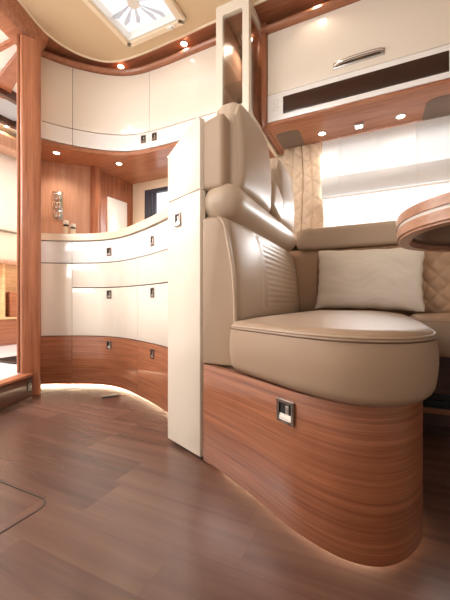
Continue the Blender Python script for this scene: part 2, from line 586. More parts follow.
# outer side wall with its two window openings
bm = bmesh.new()
X0, X1 = -3.3, 1.7
kx0, kx1, kz0, kz1 = -1.68, -0.95, 1.02, 1.405
wx0, wx1, wz0, wz1 = -0.36, 1.45, 0.88, 1.44
for lo, hi in (((X0, 0), (kx0, 2.1)), ((kx0, 0), (kx1, kz0)), ((kx0, kz1), (kx1, 2.1)), ((kx1, 0), (wx0, 2.1)),
               ((wx0, 0), (wx1, wz0)), ((wx0, wz1), (wx1, 2.1)), ((wx1, 0), (X1, 2.1))):
    box(bm, (lo[0], 2.05, lo[1]), (hi[0], 2.09, hi[1]))
bmesh.ops.remove_doubles(bm, verts=bm.verts, dist=1e-5)
struct('wall_window_side', bm, 'shade', 0)

# ceiling: fabric slab with a curved rim and a hole for the skylight
sk = (-1.345, 1.10, -0.930, 1.498)
hole = rounded_rect(sk[0]+0.030, sk[1]+0.030, sk[2]-0.030, sk[3]-0.030, 0.02, 3)
outer = [(p.x, p.y) for p in EDGE_C.p] + [(1.6, -1.2), (-1.35, -1.2)]
bm = bmesh.new()
def ring_edges(poly, z):
    vs = [bm.verts.new((x, y, z)) for x, y in poly]
    return [bm.edges.new((vs[i], vs[(i+1) % len(vs)])) for i in range(len(vs))]
e = ring_edges(outer, 2.05)+ring_edges(hole, 2.05)
bmesh.ops.triangle_fill(bm, use_beauty=True, use_dissolve=False, edges=e)
ext = bmesh.ops.extrude_face_region(bm, geom=bm.faces[:])
bmesh.ops.translate(bm, vec=(0, 0, 0.05), verts=[g for g in ext['geom'] if isinstance(g, bmesh.types.BMVert)])
struct('ceiling', bm, 'ceiling', 20)
bm = bmesh.new()
fr = EDGE_C.piece(0.0, EDGE_C.L, 0.03)
# rim follows the fabric's edge; its outside is the left of travel, towards the walls
sec = [(-0.006, 2.062), (-0.007, 2.052), (-0.003, 2.045), (0.004, 2.043), (0.009, 2.047), (0.010, 2.056), (0.008, 2.062)]
ribbon(bm, fr, sec)
struct('trim_ceiling_rim', bm, 'ceiling_rim')
# wooden soffit between the fabric's edge and the wall
bm = bmesh.new()
pts = [(p.x, p.y) for p in EDGE_C.p]
lo = [bm.verts.new((x-0.0, y, 2.056)) for x, y in pts]
hi = []
for x, y in pts:
    if y < 1.25:
        hi.append(bm.verts.new((-1.845, y, 2.056)))
    elif x < -1.5:
        hi.append(bm.verts.new((-2.1+(x+1.712)*1.2, max(y, 2.05-(-1.5-x)*3.2), 2.056)))
    else:
        hi.append(bm.verts.new((x, 2.05, 2.056)))
for i in range(len(pts)-1):
    bm.faces.new((lo[i], lo[i+1], hi[i+1], hi[i]))
ext = bmesh.ops.extrude_face_region(bm, geom=bm.faces[:])
bmesh.ops.translate(bm, vec=(0, 0, 0.02), verts=[g for g in ext['geom'] if isinstance(g, bmesh.types.BMVert)])
struct('ceiling_soffit', bm, 'wood_soffit', 20)

# kitchen back walls: slanted panel, rounded pilaster, niche
def wall_strip(name, p, q, z0, z1, th, m):
    p, q = Vector((*p, 0)), Vector((*q, 0)); d = (q-p).normalized(); n = Vector((-d.y, d.x, 0))
    bm = bmesh.new(); prism(bm, [p, q, q+n*th, p+n*th], z0, z1)
    return struct(name, bm, m, 0)
wall_strip('wall_kitchen_back', (-2.075, 1.415), (-1.835, 1.66), 0, 2.05, 0.025, 'wood_pale')
wall_strip('wall_kitchen_left', (-1.80, 1.185), (-2.075, 1.415), 0, 2.05, 0.03, 'wood_pale')
bm = bmesh.new(); prism(bm, [(-1.822+0.035*math.cos(a*PI/9), 1.685+0.035*math.sin(a*PI/9)) for a in range(18)], 0.9, 1.49)
struct('trim_pilaster', bm, 'wood_v')
wall_strip('wall_niche', (-1.835, 1.70), (-1.80, 2.05), 0, 2.05, 0.02, 'wood_v')

# doorway post and its jamb
bm = bmesh.new()
prism(bm, rounded_rect(-0.050, -0.040, 0.050, 0.040, 0.018, 5), 0, 1.9385)
bmesh.ops.rotate(bm, verts=bm.verts, cent=(0, 0, 0), matrix=Matrix.Rotation(math.radians(55), 3, 'Z'))
bmesh.ops.translate(bm, verts=bm.verts, vec=(-1.722, 1.141, 0))
struct('door_1_post', bm, 'wood_v')
bm = bx((-0.012, -0.030, 0.125), (0.0, 0.035, 1.9385), 0.004)
bmesh.ops.rotate(bm, verts=bm.verts, cent=(0, 0, 0), matrix=Matrix.Rotation(math.radians(55), 3, 'Z'))
bmesh.ops.translate(bm, verts=bm.verts, vec=(-1.7515, 1.0995, 0))
struct('door_1_jamb', bm, 'wood_v')
struct('wall_door_side', bx((-3.1, -0.62, 0), (1.6, -0.56, 1.25)), 'wall_white', 0)  # unseen low side wall, its height shaped to shade the bench fronts
struct('light_block_front', bx((1.60, -1.2, 0), (1.66, 2.05, 2.1)), 'wall_white', 0)  # unseen panel added to block light and darken the right side

# bedroom seen through the doorway
bm = bmesh.new()
prism(bm, [(-1.765, 1.17), (-1.712, 1.10), (-1.68, 1.05), (-1.625, 0.90), (-1.54, 0.6), (-1.47, 0.25), (-1.47, -1.2), (-3.2, -1.2), (-3.2, 2.05), (-2.15, 2.05), (-2.15, 1.40)], 0.0, 0.119)
struct('floor_bedroom', bm, 'tile', 0)
STEP = Curve([(-1.45, 0.25), (-1.52, 0.60), (-1.60, 0.90), (-1.662, 1.065), (-1.690, 1.115)])
bm = bmesh.new(); ribbon(bm, STEP.piece(0, STEP.L), rect(-0.004, 0.014, 0.0, 0.104))
struct('trim_step_riser', bm, 'wood_dark')
bm = bmesh.new(); ribbon(bm, STEP.piece(0, STEP.L), rect(-0.045, 0.017, 0.108, 0.122, 0.004))
struct('trim_step_nosing', bm, 'wood_v')
struct('wall_bedroom', bx((-3.2, -1.2, 0), (-3.1, 2.05, 2.1)), 'wall_white', 0)
struct('ceiling_bedroom', bx((-3.2, -1.2, 2.052), (-1.843, 2.05, 2.1)), 'wall_white', 0)
bm = bmesh.new(); box(bm, (-2.6, 1.158, 2.03), (-1.83, 1.185, 2.052), 0.004)
struct('trim_bedroom_ceiling_strip', bm, 'wood_v')
bm = bmesh.new(); prism(bm, [(-1.86, 1.205), (-1.84, 1.245), (-2.50, 1.475), (-2.56, 1.365)], 2.022, 2.052)
struct('trim_bedroom_ceiling_beam', bm, 'wood_h')
bm = bmesh.new()
rg = []
for (ex, ey), (lx, ly) in zip([(-1.52, 0.40), (-1.60, 0.80), (-1.655, 1.03), (-1.690, 1.13), (-1.708, 1.20), (-1.712, 1.25)],
                              [(-1.60, 0.38), (-1.66, 0.78), (-1.690, 1.00), (-1.720, 1.10), (-1.745, 1.17), (-1.790, 1.225)]):
    bx_ = lx-0.10
    rg.append([bm.verts.new(v) for v in ((ex, ey, 2.0555), ((ex*0.6+lx*0.4), (ey*0.6+ly*0.4), 1.982), (lx+0.012, ly, 1.945), (lx, ly, 1.940), (bx_, ly+0.03, 1.940), (bx_, ly+0.03, 2.0555))])
for a, b in zip(rg, rg[1:]):
    for k in range(6):
        bm.faces.new((a[k], a[(k+1) % 6], b[(k+1) % 6], b[k]))
bm.faces.new(rg[0]); bm.faces.new(rg[-1][::-1])
struct('trim_doorway_header', bm, 'wood_soffit', 60)

# ================================================================== KITCHEN
S = [0.0, 0.212, 0.757, BASE.L]          # unit joints along the front
rows = {'white_drawer_front': (0.742, 0.870), 'slim_drawer_front': (0.594, 0.737), 'deep_drawer_front': (0.304, 0.589), 'wood_drawer_front': (0.014, 0.299)}
g = 0.0012

def base_unit(k, label):
    d0, d1 = S[k], S[k+1]
    p = BASE.at((d0+d1)/2)
    t = thing('kitchen_base_cabinet', label, 'kitchen cabinet', (p.x, p.y, 0), 'curved kitchen base cabinets')
    bm = bmesh.new(); ribbon(bm, BASE.piece(d0+g, d1-g), rect(-0.09, -0.024, 0.026, 0.868, 0))
    obj('carcass', bm, 'gap', t)
    bm = bmesh.new(); ribbon(bm, BASE.piece(d0+g, d1-g), rect(-0.085, -0.055, 0.0, 0.026, 0))
    obj('plinth', bm, 'wood_dark', t)
    locks = {1: 0.461, 2: 0.930}
    for nm, (z0, z1) in rows.items():
        if k == 0:
            if nm == 'slim_drawer_front':
                continue
            if nm == 'deep_drawer_front':
                o = obj('cupboard_door', front(BASE, d0+g, d1-g, 0.304, 0.737), 'cream', t); continue
        mm = {'white_drawer_front': 'white', 'wood_drawer_front': 'wood_h'}.get(nm, 'cream')
        o = obj(nm, front(BASE, d0+g, d1-g, z0, z1), mm, t)
        if k and nm != 'slim_drawer_front':
            s = locks[k]
            zl = {'white_drawer_front': 0.800, 'deep_drawer_front': 0.550, 'wood_drawer_front': 0.254}[nm]
            q = BASE.at(s); n = BASE.normal(s)
            lock(o, (q.x+n.x*0.0005, q.y+n.y*0.0005, zl), n, 0.036, 0.048)
    return t

base_unit(0, 'narrow cream base cabinet without locks beside the wooden doorway post')
base_unit(1, 'wide curved kitchen base cabinet in the corner, middle of the run')
base_unit(2, 'kitchen base cabinet directly left of the tall cream end panel')

bm = bmesh.new()
fr = BASE.piece(0, BASE.L-0.0, 0.03)
poly = [(p.x+n.x*0.014, p.y+n.y*0.014) for p, n in fr]
poly += [(-0.70, 2.045), (-1.79, 2.045), (-1.815, 1.725), (-1.85, 1.64), (-2.06, 1.42), (-1.84, 1.225)]
prism(bm, poly, 0.874, 0.914)
es = [e for e in bm.edges if abs(e.verts[0].co.z-e.verts[1].co.z) < 1e-6]
bmesh.ops.bevel(bm, geom=es, offset=0.006, segments=3, affect='EDGES', profile=0.5)
tag(obj('kitchen_worktop', bm, 'counter'), 'pale curved worktop lying across the kitchen base cabinets', 'worktop')
bm = bmesh.new(); ribbon(bm, BASE.piece(0.02, BASE.L-0.005), rect(-0.0545, -0.047, 0.003, 0.013, 0))
tag(obj('plinth_light_strip', bm, 'led'), 'warm light strip under the kitchen cabinets washing the floor', 'light strip')

# wall cabinets
U = [0.0, 0.216, 0.712, UP.L]
def wall_unit(k, label, lock_at):
    d0, d1 = U[k], U[k+1]
    p = UP.at((d0+d1)/2)
    t = thing('kitchen_wall_cabinet', label, 'kitchen cabinet', (p.x, p.y, 1.494), 'glossy kitchen wall cabinets')
    bm = bmesh.new(); ribbon(bm, UP.piece(d0, d1), rect(-0.24, -0.022, 1.496, 2.0, 0))
    obj('carcass', bm, 'gap', t)
    obj('door', front(UP, d0+g, d1-g, 1.607, 1.992), 'cream', t)
    o = obj('lower_strip', front(UP, d0+g, d1-g, 1.500, 1.602), 'white', t)
    if lock_at:
        q = UP.at(lock_at); n = UP.normal(lock_at)
        lock(o, (q.x+n.x*0.0005, q.y+n.y*0.0005, 1.562), n, 0.036, 0.05)
    return t
wall_unit(0, 'narrow glossy wall cabinet beside the wooden doorway post', None)
wall_unit(1, 'curved glossy wall cabinet in the kitchen corner under the left ceiling spot', 0.668)
wall_unit(2, 'glossy wall cabinet between the curved corner one and the display case', 0.752)
bm = bmesh.new()
ribbon(bm, UP.piece(0, UP.L, 0.025), [(-0.24, 1.998), (0.010, 1.996), (0.020, 2.000), (0.025, 2.010), (0.022, 2.022), (0.010, 2.028), (-0.02, 2.030), (-0.02, 2.054), (-0.24, 2.054)])
struct('trim_kitchen_cornice', bm, 'wood_soffit')
bm = bmesh.new()
poly = [(p.x, p.y) for p, n in UP.piece(0, UP.L, 0.03)] + [(-0.76, 2.045), (-1.80, 2.045), (-1.83, 1.70), (-2.06, 1.425)]
prism(bm, poly, 1.470, 1.494)
struct('trim_kitchen_underside', bm, 'wood_soffit')

# kitchen window: lining, frame, pane
bm = bmesh.new()
for lo, hi in (((kx0, kz0), (kx0+0.06, kz1)), ((kx1-0.03, kz0), (kx1, kz1)), ((kx0+0.06, kz1-0.03), (kx1-0.03, kz1)), ((kx0+0.06, kz0), (kx1-0.03, kz0+0.03))):
    box(bm, (lo[0], 2.052, lo[1]), (hi[0], 2.085, hi[1]), 0.004)
for a in (0.072,):
    box(bm, (kx0+a, 2.062, kz0+0.03), (kx0+a+0.03, 2.08, kz1-0.03), 0.004)
w2 = struct('window_2', bm, 'frame_dark')
obj('pane', bx((kx0+0.06, 2.066, kz0+0.03), (kx1-0.03, 2.070, kz1-0.03)), 'glass_tint', w2, 0)

# white splash panel, switch plate, jars
bm = bx((-1.822, 1.795, 0.915), (-1.806, 1.985, 1.30), 0.004)
bmesh.ops.rotate(bm, verts=bm.verts, cent=(-1.814, 1.89, 0), matrix=Matrix.Rotation(math.radians(-5.7), 3, 'Z'))
tag(obj('splash_panel', bm, 'white'), 'glossy white splash panel in the niche left of the kitchen window', 'panel')

A, B = Vector((-2.075, 1.415, 0)), Vector((-1.835, 1.66, 0))
dd = (B-A).normalized(); nn = Vector((dd.y, -dd.x, 0))
sp = Vector((-1.986, 1.506, 1.168))
t = thing('switch_panel', 'upright chrome panel of three stacked switches on the wooden kitchen wall', 'switch panel', tuple(sp))
mt = Matrix(((dd.x, nn.x, 0, sp.x), (dd.y, nn.y, 0, sp.y), (0, 0, 1, sp.z), (0, 0, 0, 1)))
obj('plate', bx((-0.034, 0.0005, -0.098), (0.034, 0.007, 0.098), 0.003, 2, mt), 'chrome', t)
for k in (-1, 0, 1):
    bm = bx((-0.026, 0.007, k*0.062-0.026), (0.026, 0.011, k*0.062+0.026), 0.003, 2, mt)
    sw = obj('switch', bm, 'steel', t)
    bm = bmesh.new()
    for sx in (-0.0205, 0.002):
        box(bm, (sx, 0.0095, k*0.062-0.020), (sx+0.0185, 0.0150, k*0.062+0.020), 0.002, 2, mt @ Matrix.Rotation(0.05*(1 if sx < 0 else -1), 4, 'X'))
    obj('rocker', bm, 'chrome', sw)

def jar(loc, h, label):
    t = thing('spice_jar', label, 'jar', loc, 'jars on the worktop')
    bm = bmesh.new(); lathe(bm, [(0.0, 0), (0.015, 0), (0.017, 0.003), (0.017, h*0.62), (0.0155, h*0.68), (0.0, h*0.68)], loc, 20)
    obj('jar_body', bm, 'ceramic', t)
    bm = bmesh.new(); lathe(bm, [(0.0155, h*0.68), (0.0158, h*0.70), (0.0158, h*0.78), (0.0145, h*0.79)], loc, 20)
    obj('band', bm, 'black', t)
    bm = bmesh.new(); lathe(bm, [(0.0165, h*0.79), (0.0172, h*0.80), (0.0172, h*0.97), (0.015, h), (0.0, h)], loc, 20)
    obj('lid', bm, 'pvc', t)
jar((-1.835, 1.452, 0.914), 0.125, 'taller white jar nearer the doorway post on the worktop')
jar((-1.800, 1.478, 0.914), 0.105, 'shorter white jar standing right of the taller jar')

bm = bx((-0.012, -0.045, 0.0), (0.012, 0.045, 0.004), 0.0015)
bmesh.ops.rotate(bm, verts=bm.verts, cent=(0, 0, 0), matrix=Matrix.Rotation(math.radians(-35), 3, 'Z'))
bmesh.ops.translate(bm, verts=bm.verts, vec=(-1.285, 1.29, 0.0002))
tag(obj('floor_slot', bm, 'black'), 'small dark slot in the floor before the kitchen', 'floor slot')

# downlights
d = downlight_shape('ceiling spot above the curved corner wall cabinet', (-1.515, 1.612, 2.056), 'ceiling spots')
downlights = [
    ('ceiling spot nearest the white display case frame', (-1.040, 1.632, 2.056), 'ceiling spots'),
    ('ceiling spot above the living overhead locker, at the top edge', (-0.273, 1.655, 2.056), 'ceiling spots'),
    ('spot lighting the switch panel from under the wall cabinets', (-1.862, 1.405, 1.4700), 'spots under the kitchen wall cabinets'),
    ('spot in the niche above the white splash panel', (-1.615, 1.700, 1.4700), 'spots under the kitchen wall cabinets'),
    ('spot above the kitchen window, nearest the end panel', (-1.230, 1.765, 1.4700), 'spots under the kitchen wall cabinets'),
    ('round spot under the locker nearest the curtain', (-0.277, 1.892, 1.470), 'spots under the overhead locker'),
    ('round spot under the locker, right of the square lamp', (0.118, 1.892, 1.470), 'spots under the overhead locker'),
    ('small spot inside the top of the glass display case', (-0.670, 1.760, 2.0475), 'display case spot'),
    ('ceiling spot in the bedroom behind the doorway post', (-2.93, 1.725, 2.052), 'ceiling spots'),
]
strong = None
for lb, lc, gr in downlights:
    r_ = dup(d, lc, lb, gr)
    if 'kitchen wall' in gr or 'case' in gr:
        for ch in r_.children:
            if ch.type == 'LIGHT':
                if strong is None:
                    strong = ch.data.copy(); strong.energy = 4.5
                ch.data = strong

# ================================================================== SKYLIGHT
t = thing('skylight', 'square white roof skylight with a clear star-ribbed dome', 'skylight', ((sk[0]+sk[2])/2, (sk[1]+sk[3])/2, 2.04))
def ring_prism(bm, o, i, z0, z1):
    a = [[bm.verts.new((x, y, z)) for x, y in p] for p in (o, i) for z in (z0, z1)]
    n = len(o)
    for k in range(n):
        j = (k+1) % n
        bm.faces.new((a[0][k], a[0][j], a[1][j], a[1][k])); bm.faces.new((a[2][j], a[2][k], a[3][k], a[3][j]))
        bm.faces.new((a[0][j], a[0][k], a[2][k], a[2][j])); bm.faces.new((a[1][k], a[1][j], a[3][j], a[3][k]))
def rr(m, r=0.02):
    return rounded_rect(sk[0]+m, sk[1]+m, sk[2]-m, sk[3]-m, r, 4)
bm = bmesh.new(); ring_prism(bm, rr(0.0, 0.02), rr(0.036, 0.012), 2.028, 2.046)
es = [e for e in bm.edges if abs(e.verts[0].co.z-e.verts[1].co.z) < 1e-6 and e.verts[0].co.z < 2.03]
bmesh.ops.bevel(bm, geom=es, offset=0.005, segments=2, affect='EDGES')
obj('outer_frame', bm, 'ceiling_rim', t)
bm = bmesh.new(); ring_prism(bm, rr(0.0365, 0.012), rr(0.046, 0.01), 2.034, 2.11)
obj('inner_frame', bm, 'pvc', t)
cx, cy = t.location.x, t.location.y
bm = bmesh.new()
R_ = 0.160; NN = 96; KK = 12
grid = []
for k in range(KK+1):
    ring = []
    for j in range(NN):
        a = 2*PI*j/NN
        sq = 1/max(abs(math.cos(a)), abs(math.sin(a)))
        f = k/KK; rad = R_*(f*(1-f)+f*f*sq)
        zz = 2.075+0.035*(1-f*f)+0.016*math.sin(PI*min(1, f*1.1))*abs(math.sin(a*4+0.7*f))
        ring.append(bm.verts.new((cx+rad*math.cos(a), cy+rad*math.sin(a), zz)))
    grid.append(ring)
for k in range(KK):
    for j in range(NN):
        bm.faces.new((grid[k][j], grid[k][(j+1) % NN], grid[k+1][(j+1) % NN], grid[k+1][j]))
bmesh.ops.remove_doubles(bm, verts=bm.verts, dist=1e-5)
obj('dome', bm, 'dome', t, 60)
for j in range(11):
    a = 2*PI*(j+0.25*math.sin(j*2.3))/11+0.2
    bm = bmesh.new()
    l_ = 0.140+0.025*math.sin(j*1.7); w_ = 0.018+0.007*math.sin(j*3.1)
    out = [(0.03, 0.003), (l_, w_), (l_+0.012, 0.2*w_), (l_-0.02, -w_*0.7), (0.03, -0.003)]
    out = [(cx+x*math.cos(a)-y*math.sin(a), cy+x*math.sin(a)+y*math.cos(a)) for x, y in out]
    prism(bm, out, 2.058+0.0007*j, 2.0585+0.0007*j)
    obj('star_blade', bm, 'dome', t)
bm = bmesh.new(); lathe(bm, [(0.0, 0), (0.028, 0), (0.032, 0.005), (0.03, 0.016), (0.0, 0.018)], (cx, cy, 2.048), 24)
obj('hub', bm, 'pvc', t)
bm = bmesh.new()
box(bm, (-1.05, 1.468, 2.020), (-1.00, 1.478, 2.0285), 0.003)
box(bm, (-1.035, 1.464, 2.014), (-1.015, 1.482, 2.0275), 0.003)
obj('latch', bm, 'pvc', t)

# ================================================================== TALL END CABINET BETWEEN KITCHEN AND SEAT
P0, Q0 = Vector((-0.680, 0.958, 0)), Vector((-0.503, 0.882, 0))
ed = (Q0-P0).normalized(); en = Vector((ed.y, -ed.x, 0)); eL = (Q0-P0).length
t = thing('tall_end_cabinet', 'tall cream end panel with a push lock between kitchen and seat', 'cabinet', (-0.587, 0.92, 0))
def panel_sz(poly, t0, t1, bev):
    """polygon in (along, z) on the end cabinet's face, thickened outwards from t0 to t1"""
    bm = bmesh.new()
    a = [bm.verts.new(P0+ed*s+en*t0+Vector((0, 0, z))) for s, z in poly]
    b = [bm.verts.new(P0+ed*s+en*t1+Vector((0, 0, z))) for s, z in poly]
    n = len(poly)
    for i in range(n):
        bm.faces.new((a[i], a[(i+1) % n], b[(i+1) % n], b[i]))
    bm.faces.new(a[::-1]); f = bm.faces.new(b)
    if bev:
        bmesh.ops.bevel(bm, geom=list(f.edges), offset=bev, segments=2, affect='EDGES', profile=0.5)
    return bm
low = obj('lower_panel', panel_sz([(0, 0.012), (eL, 0.012), (eL, 0.860), (0, 0.860)], -0.022, 0, 0.003), 'cream_dull', t)
obj('upper_panel', panel_sz([(0, 0.8635), (eL, 0.8635), (eL, 1.075), (eL-0.006, 1.092), (eL-0.02, 1.096), (0.01, 1.036), (0, 1.028)], -0.022, 0, 0.003), 'cream', t)
bm = bmesh.new(); prism(bm, [P0-en*0.024+ed*0.004, Q0-en*0.024-ed*0.030, (-0.540, 1.0, 0), (-0.540, 1.46, 0), (-0.69, 1.46, 0)], 0.0, 1.024)
obj('carcass', bm, 'cream_dull', t)
bm = bmesh.new()
a = [P0-en*0.024+ed*0.004, Q0-en*0.024-ed*0.010, Vector((-0.530, 1.46, 0)), Vector((-0.69, 1.46, 0))]
lo_ = [bm.verts.new((v.x, v.y, 1.0245)) for v in a]
hi_ = [bm.verts.new((v.x, v.y, z)) for v, z in zip(a, (1.030, 1.088, 1.088, 1.030))]
for i in range(4):
    bm.faces.new((lo_[i], lo_[(i+1) % 4], hi_[(i+1) % 4], hi_[i]))
bm.faces.new(lo_[::-1]); bm.faces.new(hi_)
obj('top_cap', bm, 'cream', t)
lp = P0+ed*(0.36*eL)
lock(low, (lp.x+en.x*0.0004, lp.y+en.y*0.0004, 0.787), en, 0.034, 0.046)

# ================================================================== DISPLAY CASE
cx0, cx1, cy0, cy1, cz0, cz1 = -0.758, -0.575, 1.50, 2.045, 1.455, 2.05
t = thing('display_case', 'white framed glass display case above the seat back, reaching the ceiling', 'display case', ((cx0+cx1)/2, 1.75, cz0))
def frame_face(o, i, depth, mp):
    """a frame between outline o and opening i (same count), thickened by depth; mp maps (a, z, d) to space"""
    bm = bmesh.new(); n = len(o)
    L = [[bm.verts.new(mp(a, z, d)) for a, z in q] for q in (o, i) for d in (0, depth)]
    for k in range(n):
        j = (k+1) % n
        bm.faces.new((L[0][k], L[0][j], L[2][j], L[2][k])); bm.faces.new((L[1][j], L[1][k], L[3][k], L[3][j]))
        bm.faces.new((L[0][j], L[0][k], L[1][k], L[1][j])); bm.faces.new((L[2][k], L[2][j], L[3][j], L[3][k]))
    return bm
o_ = rounded_rect(cx0, cz0, cx1, cz1, 0.012, 4); i_ = rounded_rect(cx0+0.037, cz0+0.05, cx1-0.034, cz1-0.055, 0.012, 4)
obj('front_frame', frame_face(o_, i_, 0.024, lambda a, z, d: (a, cy0+d, z)), 'cream_dull', t)
def side_poly(r0, m):
    y0, y1, z0, z1 = cy0+0.0245, cy1, cz0, cz1
    return rounded_rect(y0+m[0], z0+m[1], y1-m[2], z1-m[3], r0, 8)
obj('side_frame', frame_face(side_poly(0.01, (0, 0, 0, 0)), side_poly(0.05, (0.012, 0.022, 0.01, 0.03)), -0.020, lambda a, z, d: (cx1+d, a, z)), 'cream_dull', t)
obj('front_glass', bx((cx0+0.030, cy0+0.010, cz0+0.043), (cx1-0.027, cy0+0.015, cz1-0.048)), 'glass', t, 0)
obj('side_glass', bx((cx1-0.012, cy0+0.034, cz0+0.020), (cx1-0.007, cy1-0.008, cz1-0.026)), 'glass', t, 0)
obj('back_panel', bx((cx0, cy1-0.012, cz0+0.002), (cx1-0.021, cy1, cz1-0.002)), 'wood_v', t, 0)
obj('left_panel', bx((cx0, cy0+0.0245, cz0+0.002), (cx0+0.014, cy1-0.0125, cz1-0.002)), 'wood_pale', t, 0)
obj('floor_panel', bx((cx0+0.0145, cy0+0.0245, cz0+0.002), (cx1-0.0205, cy1-0.0125, cz0+0.02)), 'wood_h', t, 0)
for z in (1.66, 1.84):
    obj('glass_shelf', bx((cx0+0.02, cy0+0.05, z), (cx1-0.024, cy1-0.016, z+0.006)), 'glass', t, 0)
# bottle and glasses standing in it
def stemware(loc, label):
    bm = bmesh.new()
    lathe(bm, [(0.0, 0), (0.026, 0), (0.027, 0.002), (0.004, 0.006), (0.0035, 0.06), (0.016, 0.072), (0.026, 0.095), (0.027, 0.115), (0.024, 0.14), (0.0228, 0.14), (0.0255, 0.115), (0.0245, 0.096), (0.012, 0.075), (0.0, 0.072)], loc, 24)
    tag(obj('wine_glass', bm, 'glass'), label, 'glass', 'glasses in the display case')
stemware((-0.655, 1.62, 1.8465), 'stemmed glass on the upper shelf of the display case')
stemware((-0.655, 1.66, 1.6665), 'stemmed glass on the middle shelf of the display case')
stemware((-0.660, 1.62, 1.4757), 'stemmed glass on the bottom of the display case')

# ================================================================== OVERHEAD LOCKER IN THE LIVING AREA
ox0, ox1 = -0.543, 1.5
t = thing('overhead_locker', 'long glossy overhead locker with dark glass strip above the window', 'locker', (0.4, 1.87, 1.47))
obj('carcass', bx((ox0, 1.720, 1.4945), (ox1, 2.045, 2.05)), 'body', t, 0)
obj('end_panel', bx((ox0-0.030, 1.690, 1.470), (ox0-0.0005, 2.045, 2.05), 0.004), 'wood_v', t)
bm = bx((ox0+0.002, 1.702, 1.648), (0.78, 1.7195, 1.985), 0.003)
flap = obj('flap', bm, 'cream', t)
obj('flap', bx((0.784, 1.702, 1.648), (ox1, 1.7195, 1.985), 0.003), 'cream', t)
fas = obj('fascia', bx((ox0+0.002, 1.700, 1.496), (ox1, 1.7195, 1.645), 0.003), 'white', t)
obj('glass_strip', bx((-0.453, 1.6985, 1.523), (0.294, 1.7005, 1.616), 0.0008), 'black_glass', fas)
bm = bmesh.new()
for z in (1.585, 1.552):
    for a, b in (((-0.505, z), (-0.480, z+0.0012)), ((-0.505, z+0.020), (-0.480, z+0.0212)), ((-0.505, z), (-0.5038, z+0.02)), ((-0.4812, z), (-0.480, z+0.02))):
        box(bm, (a[0], 1.6993, a[1]), (b[0], 1.7001, b[1]))
obj('touch_key_outline', bm, 'chrome', fas, 0)
# long ornate pull on the flap
hp = obj('handle', bx((-0.195, 1.696, 1.682), (0.040, 1.7022, 1.716), 0.003), 'steel', flap)
obj('handle_well', bx((-0.180, 1.6948, 1.688), (0.025, 1.6965, 1.710), 0.0008), 'lock_metal', hp)
bm = bmesh.new()
tube(bm, catmull([(-0.186, 1.694, 1.696), (-0.16, 1.684, 1.698), (-0.08, 1.678, 1.700), (0.005, 1.684, 1.702), (0.031, 1.694, 1.702)], 8), 0.0085, 12)
obj('handle_bar', bm, 'chrome', hp)
bm = bmesh.new()
sec = [(2.045, 1.494), (1.706, 1.494), (1.697, 1.491), (1.693, 1.484), (1.697, 1.475), (1.706, 1.471), (2.045, 1.471)]
lo_ = [bm.verts.new((ox0+0.001, y, z)) for y, z in sec]; hi_ = [bm.verts.new((ox1, y, z)) for y, z in sec]
for i in range(len(sec)):
    bm.faces.new((lo_[i], lo_[(i+1) % len(sec)], hi_[(i+1) % len(sec)], hi_[i]))
bm.faces.new(lo_); bm.faces.new(hi_[::-1])
und = obj('underside', bm, 'wood_soffit', t)
bm = bmesh.new(); prism(bm, rounded_rect(-0.525, 1.790, -0.390, 2.012, 0.03, 5), 1.4695, 1.4712)
obj('speaker_grille', bm, 'grey', und)
bm = bmesh.new(); prism(bm, rounded_rect(0.222, 1.790, 0.40, 2.012, 0.05, 5), 1.4695, 1.4712)
obj('speaker_grille', bm, 'grey', und)
bm = bmesh.new()
LIVC = Curve([(ox0-0.03, 1.70), (0.4, 1.70), (ox1, 1.70)], 4)
ribbon(bm, LIVC.piece(0, LIVC.L, 0.2), [(-0.02, 1.987), (0.010, 1.988), (0.020, 1.994), (0.025, 2.004), (0.022, 2.018), (0.010, 2.026), (-0.02, 2.030), (-0.02, 2.052), (-0.3, 2.052), (-0.3, 2.04), (-0.021, 2.04)])
struct('trim_living_cornice', bm, 'wood_soffit')
t = thing('square_lamp', 'small square lamp under the locker between two round spots', 'light', (-0.082, 1.893, 1.4705))
obj('housing', bx((-0.106, 1.871, 1.462), (-0.058, 1.915, 1.4705), 0.003), 'steel', t)
obj('lens', bx((-0.098, 1.879, 1.4602), (-0.066, 1.907, 1.4625), 0.001), 'lamp_cool', t)

# ================================================================== WINDOW, BLIND, CURTAIN
bm = bmesh.new()
for lo, hi in (((wx0, wz0), (wx0+0.03, wz1)), ((wx1-0.03, wz0), (wx1, wz1)), ((wx0+0.03, wz1-0.03), (wx1-0.03, wz1)), ((wx0+0.03, wz0), (wx1-0.03, wz0+0.03))):
    box(bm, (lo[0], 2.054, lo[1]), (hi[0], 2.085, hi[1]), 0.004)
w1 = struct('window_1', bm, 'pvc')
obj('pane', bx((wx0+0.03, 2.066, wz0+0.03), (wx1-0.03, 2.070, wz1-0.03)), 'glass_tint', w1, 0)
struct('trim_window_sill', bx((-0.56, 1.875, 0.835), (1.5, 2.05, 0.872), 0.006), 'leather_quilt')

